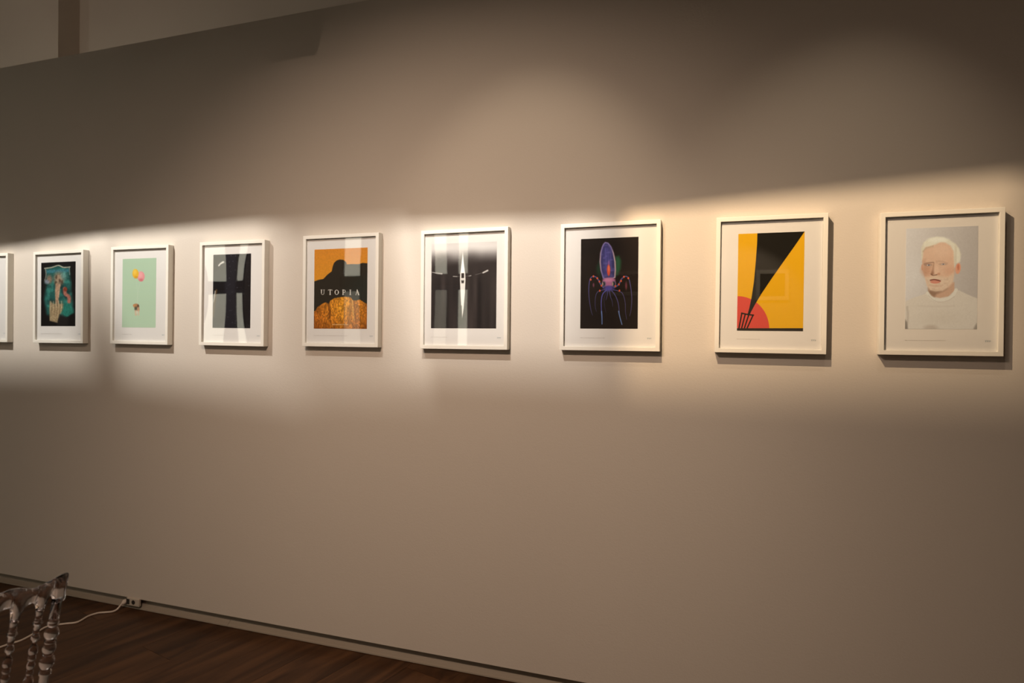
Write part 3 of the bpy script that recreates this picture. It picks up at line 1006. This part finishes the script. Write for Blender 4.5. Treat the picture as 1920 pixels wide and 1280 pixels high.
cp = [(-3.150, D - .026, .036), (-3.152, D - .036, .028), (-3.158, D - .052, .012), (-3.172, 2.590, .0055), (-3.1990, 2.572, .0048), (-3.2300, 2.552, .004), (-3.2418, 2.5058, .004), (-3.2271, 2.4356, .004),
      (-3.2682, 2.4003, .004), (-3.3200, 2.3500, .004), (-3.3098, 2.2880, .004), (-3.2900, 2.1993, .004), (-3.3037, 2.1572, .004),
      (-3.3116, 2.1141, .004), (-3.3451, 1.9975, .004), (-3.40, 1.80, .004), (-3.52, 1.5, .004)]
cord = empty('white_cable', (-3.15, D, 0))
tag(cord, 'white power cord trailing from the wall socket across the dark floor', 'cord')
off = Vector((-3.15, D, 0))
bm = bmesh.new(); tube(bm, [p - off for p in catmull(cp, 8)], 0.0048, 10)
build('cable', bm, M_CORD, cord, smooth=True)
bm = bmesh.new()
lathe(bm, [(Vector((0.0, -.002, .042)), Vector((0, -1, -.2)), .013), (Vector((0.0, -.014, .040)), Vector((0, -1, -.2)), .013), (Vector((0, -.024, .037)), Vector((0, -1, -.3)), .008), (Vector((0, -.032, .033)), Vector((0, -1, -.6)), .005)], 16)
build('plug', bm, M_CORD, cord, smooth=True)

# ------------------------------------------------------------- ghost chair
# local axes: x along the back rail (0 at its far end, towards the camera), y to the chair's rear, z up
rail = Vector((0.23 * 0.946 + 0.97 * -0.324, 0.23 * 0.324 + 0.97 * 0.9461, 0)).normalized()   # towards the far end
rear = Vector((rail.y, -rail.x, 0))
K = 0.19                                    # rake of the back
ZS = 0.45
TOP = 0.903
E_ = Vector((-1.6029, 1.1818, 0))
org3 = E_ - rear * (K * (TOP - ZS))         # foot of the far end at seat height
chair = empty('chair', org3)
chair.rotation_euler = (0, 0, math.atan2(-rail.y, -rail.x))
# with x = -rail, y must be the rear: check the handedness
ysign = 1.0 if Vector((rail.y, -rail.x, 0)).dot(rear) > 0 else -1.0
xa = -rail
ya = Vector((-xa.y, xa.x, 0))
YS = 1.0 if ya.dot(rear) > 0 else -1.0
tag(chair, 'clear polycarbonate chair with turned spindles at the lower left corner', 'chair')
LB = 0.38


def cpnt(sx, drop, dy=0.0):
    z = TOP - drop
    return Vector((sx, YS * (K * (z - ZS) + dy), z))


def top_drop(sx):
    sx = min(sx, LB - sx)
    xs = [0, .012, .033, .062, .078, .092, .105, .125, .150, .170, .19]
    ds = [0.0, .000, .004, .0075, .008, .006, .001, -.008, -.013, -.012, -.010]
    return float(np.interp(sx, xs, ds))


posts = [.017, .062, .126, .190, .254, .318, .363]
arch_top = [.045, .0440, .031, .031, .044, .045]


def bot_drop(sx):
    for k in range(len(posts) - 1):
        a, b = posts[k], posts[k + 1]
        ra = .0105 if k == 0 else .0075
        rb = .0105 if k == len(posts) - 2 else .0075
        if a + ra <= sx <= b - rb:
            t = (sx - (a + b) / 2) / ((b - b + (b - rb - a - ra)) / 2)
            hgt = 0.030
            return arch_top[k] + hgt * (1 - math.sqrt(max(0, 1 - t * t)))
    return 0.074


bm = bmesh.new()
N = 190
th = 0.0065
cols = []
for i in range(N + 1):
    sx = LB * i / N
    t0, b0 = top_drop(sx), bot_drop(sx)
    e4 = .0035
    cols.append([bm.verts.new(p) for p in (cpnt(sx, t0 + e4, -th), cpnt(sx, t0, -th + e4), cpnt(sx, t0, th - e4), cpnt(sx, t0 + e4, th),
                                           cpnt(sx, b0 - .003, th), cpnt(sx, b0, th - .003), cpnt(sx, b0, -th + .003), cpnt(sx, b0 - .003, -th))])
for i in range(N):
    for k in range(8):
        bm.faces.new((cols[i][k], cols[i][(k + 1) % 8], cols[i + 1][(k + 1) % 8], cols[i + 1][k]))
bm.faces.new(cols[0]); bm.faces.new(cols[-1][::-1])
build('crest_rail', bm, M_GHOST, chair, smooth=True)

SPN = [(.068, .0074), (.073, .0076), (.0755, .0094), (.078, .0076), (.100, .0074), (.1025, .010), (.105, .0115), (.1075, .010), (.110, .0072), (.136, .0066), (.139, .0092), (.146, .0092), (.149, .0055),
       (.157, .0042), (.164, .0080), (.172, .0100), (.181, .0095), (.187, .0062), (.190, .0086), (.197, .0088), (.201, .0056), (.206, .0084), (.213, .0092), (.219, .0080), (.223, .0055), (.228, .0082), (.234, .0082), (.238, .0056),
       (.245, .0090), (.256, .0116), (.268, .0112), (.280, .0080), (.286, .0055), (.292, .0088), (.298, .0060), (.36, .0080), (.43, .0064), (.4535, .0064)]
PST = [(.060, .0112), (.121, .0112), (.1235, .0135), (.1285, .0135), (.131, .0112), (.134, .0085), (.139, .0128), (.146, .0160), (.154, .0165), (.161, .0135), (.165, .0090), (.168, .0135), (.174, .0135), (.178, .0098),
       (.183, .0140), (.190, .0152), (.197, .0140), (.201, .0100), (.206, .0126), (.211, .0110), (.215, .0150), (.222, .0170), (.232, .0165), (.241, .0120), (.245, .0085), (.250, .0142), (.257, .0145), (.262, .0108), (.40, .0115), (.4535, .0120)]
lean = Vector((0, YS * K, 1)).normalized()
for k, sx in enumerate(posts):
    prof = PST if k in (0, len(posts) - 1) else SPN
    bm = bmesh.new()
    lathe(bm, [(cpnt(sx, d), -lean, r) for d, r in prof], 24)
    build('post' if prof is PST else 'spindle', bm, M_GHOST, chair, smooth=True)
# seat, apron and four turned legs
bm = bmesh.new()
ring = []
for zz, gr in ((ZS, -.006), (ZS - .004, 0), (ZS - .026, 0), (ZS - .03, -.006)):
    pts = []
    for k in range(48):
        a = 2 * math.pi * k / 48
        c_, s_ = math.cos(a), math.sin(a)
        px_ = (abs(c_) ** .35) * (1 if c_ > 0 else -1) * (LB / 2 + .012 + gr)
        py_ = (abs(s_) ** .35) * (1 if s_ > 0 else -1) * (.205 + gr)
        pts.append(bm.verts.new((LB / 2 + px_ * (1 - .06 * (py_ * 1) / .2 * 0), YS * (-.185 + py_), zz)))
    ring.append(pts)
for i in range(3):
    for k in range(48):
        bm.faces.new((ring[i][k], ring[i][(k + 1) % 48], ring[i + 1][(k + 1) % 48], ring[i + 1][k]))
bm.faces.new(ring[0]); bm.faces.new(ring[-1][::-1])
build('seat', bm, M_GHOST, chair, smooth=False)
LEG = [(.42, .016), (.40, .016), (.395, .019), (.385, .019), (.38, .013), (.36, .018), (.34, .018), (.335, .012), (.33, .017), (.15, .012), (.145, .015), (.13, .015), (.125, .011), (.0, .010)]
for (lx, ly, spl) in ((.025, -.03, .10), (LB - .025, -.03, .10), (.025, -.35, -.0), (LB - .025, -.35, -.0)):
    bm = bmesh.new()
    lathe(bm, [(Vector((lx, YS * (ly + spl * (.42 - z_) / .42), z_)), Vector((0, 0, -1)), r_r) for z_, r_r in LEG], 18)
    build('leg', bm, M_GHOST, chair, smooth=True)
for lx in (.025, LB - .025):
    bm = bmesh.new()
    lathe(bm, [(Vector((lx, YS * -.34, .20)), Vector((0, 1, 0)), .008), (Vector((lx, YS * .02, .20)), Vector((0, 1, 0)), .008)], 12)
    build('stretcher', bm, M_GHOST, chair, smooth=True)
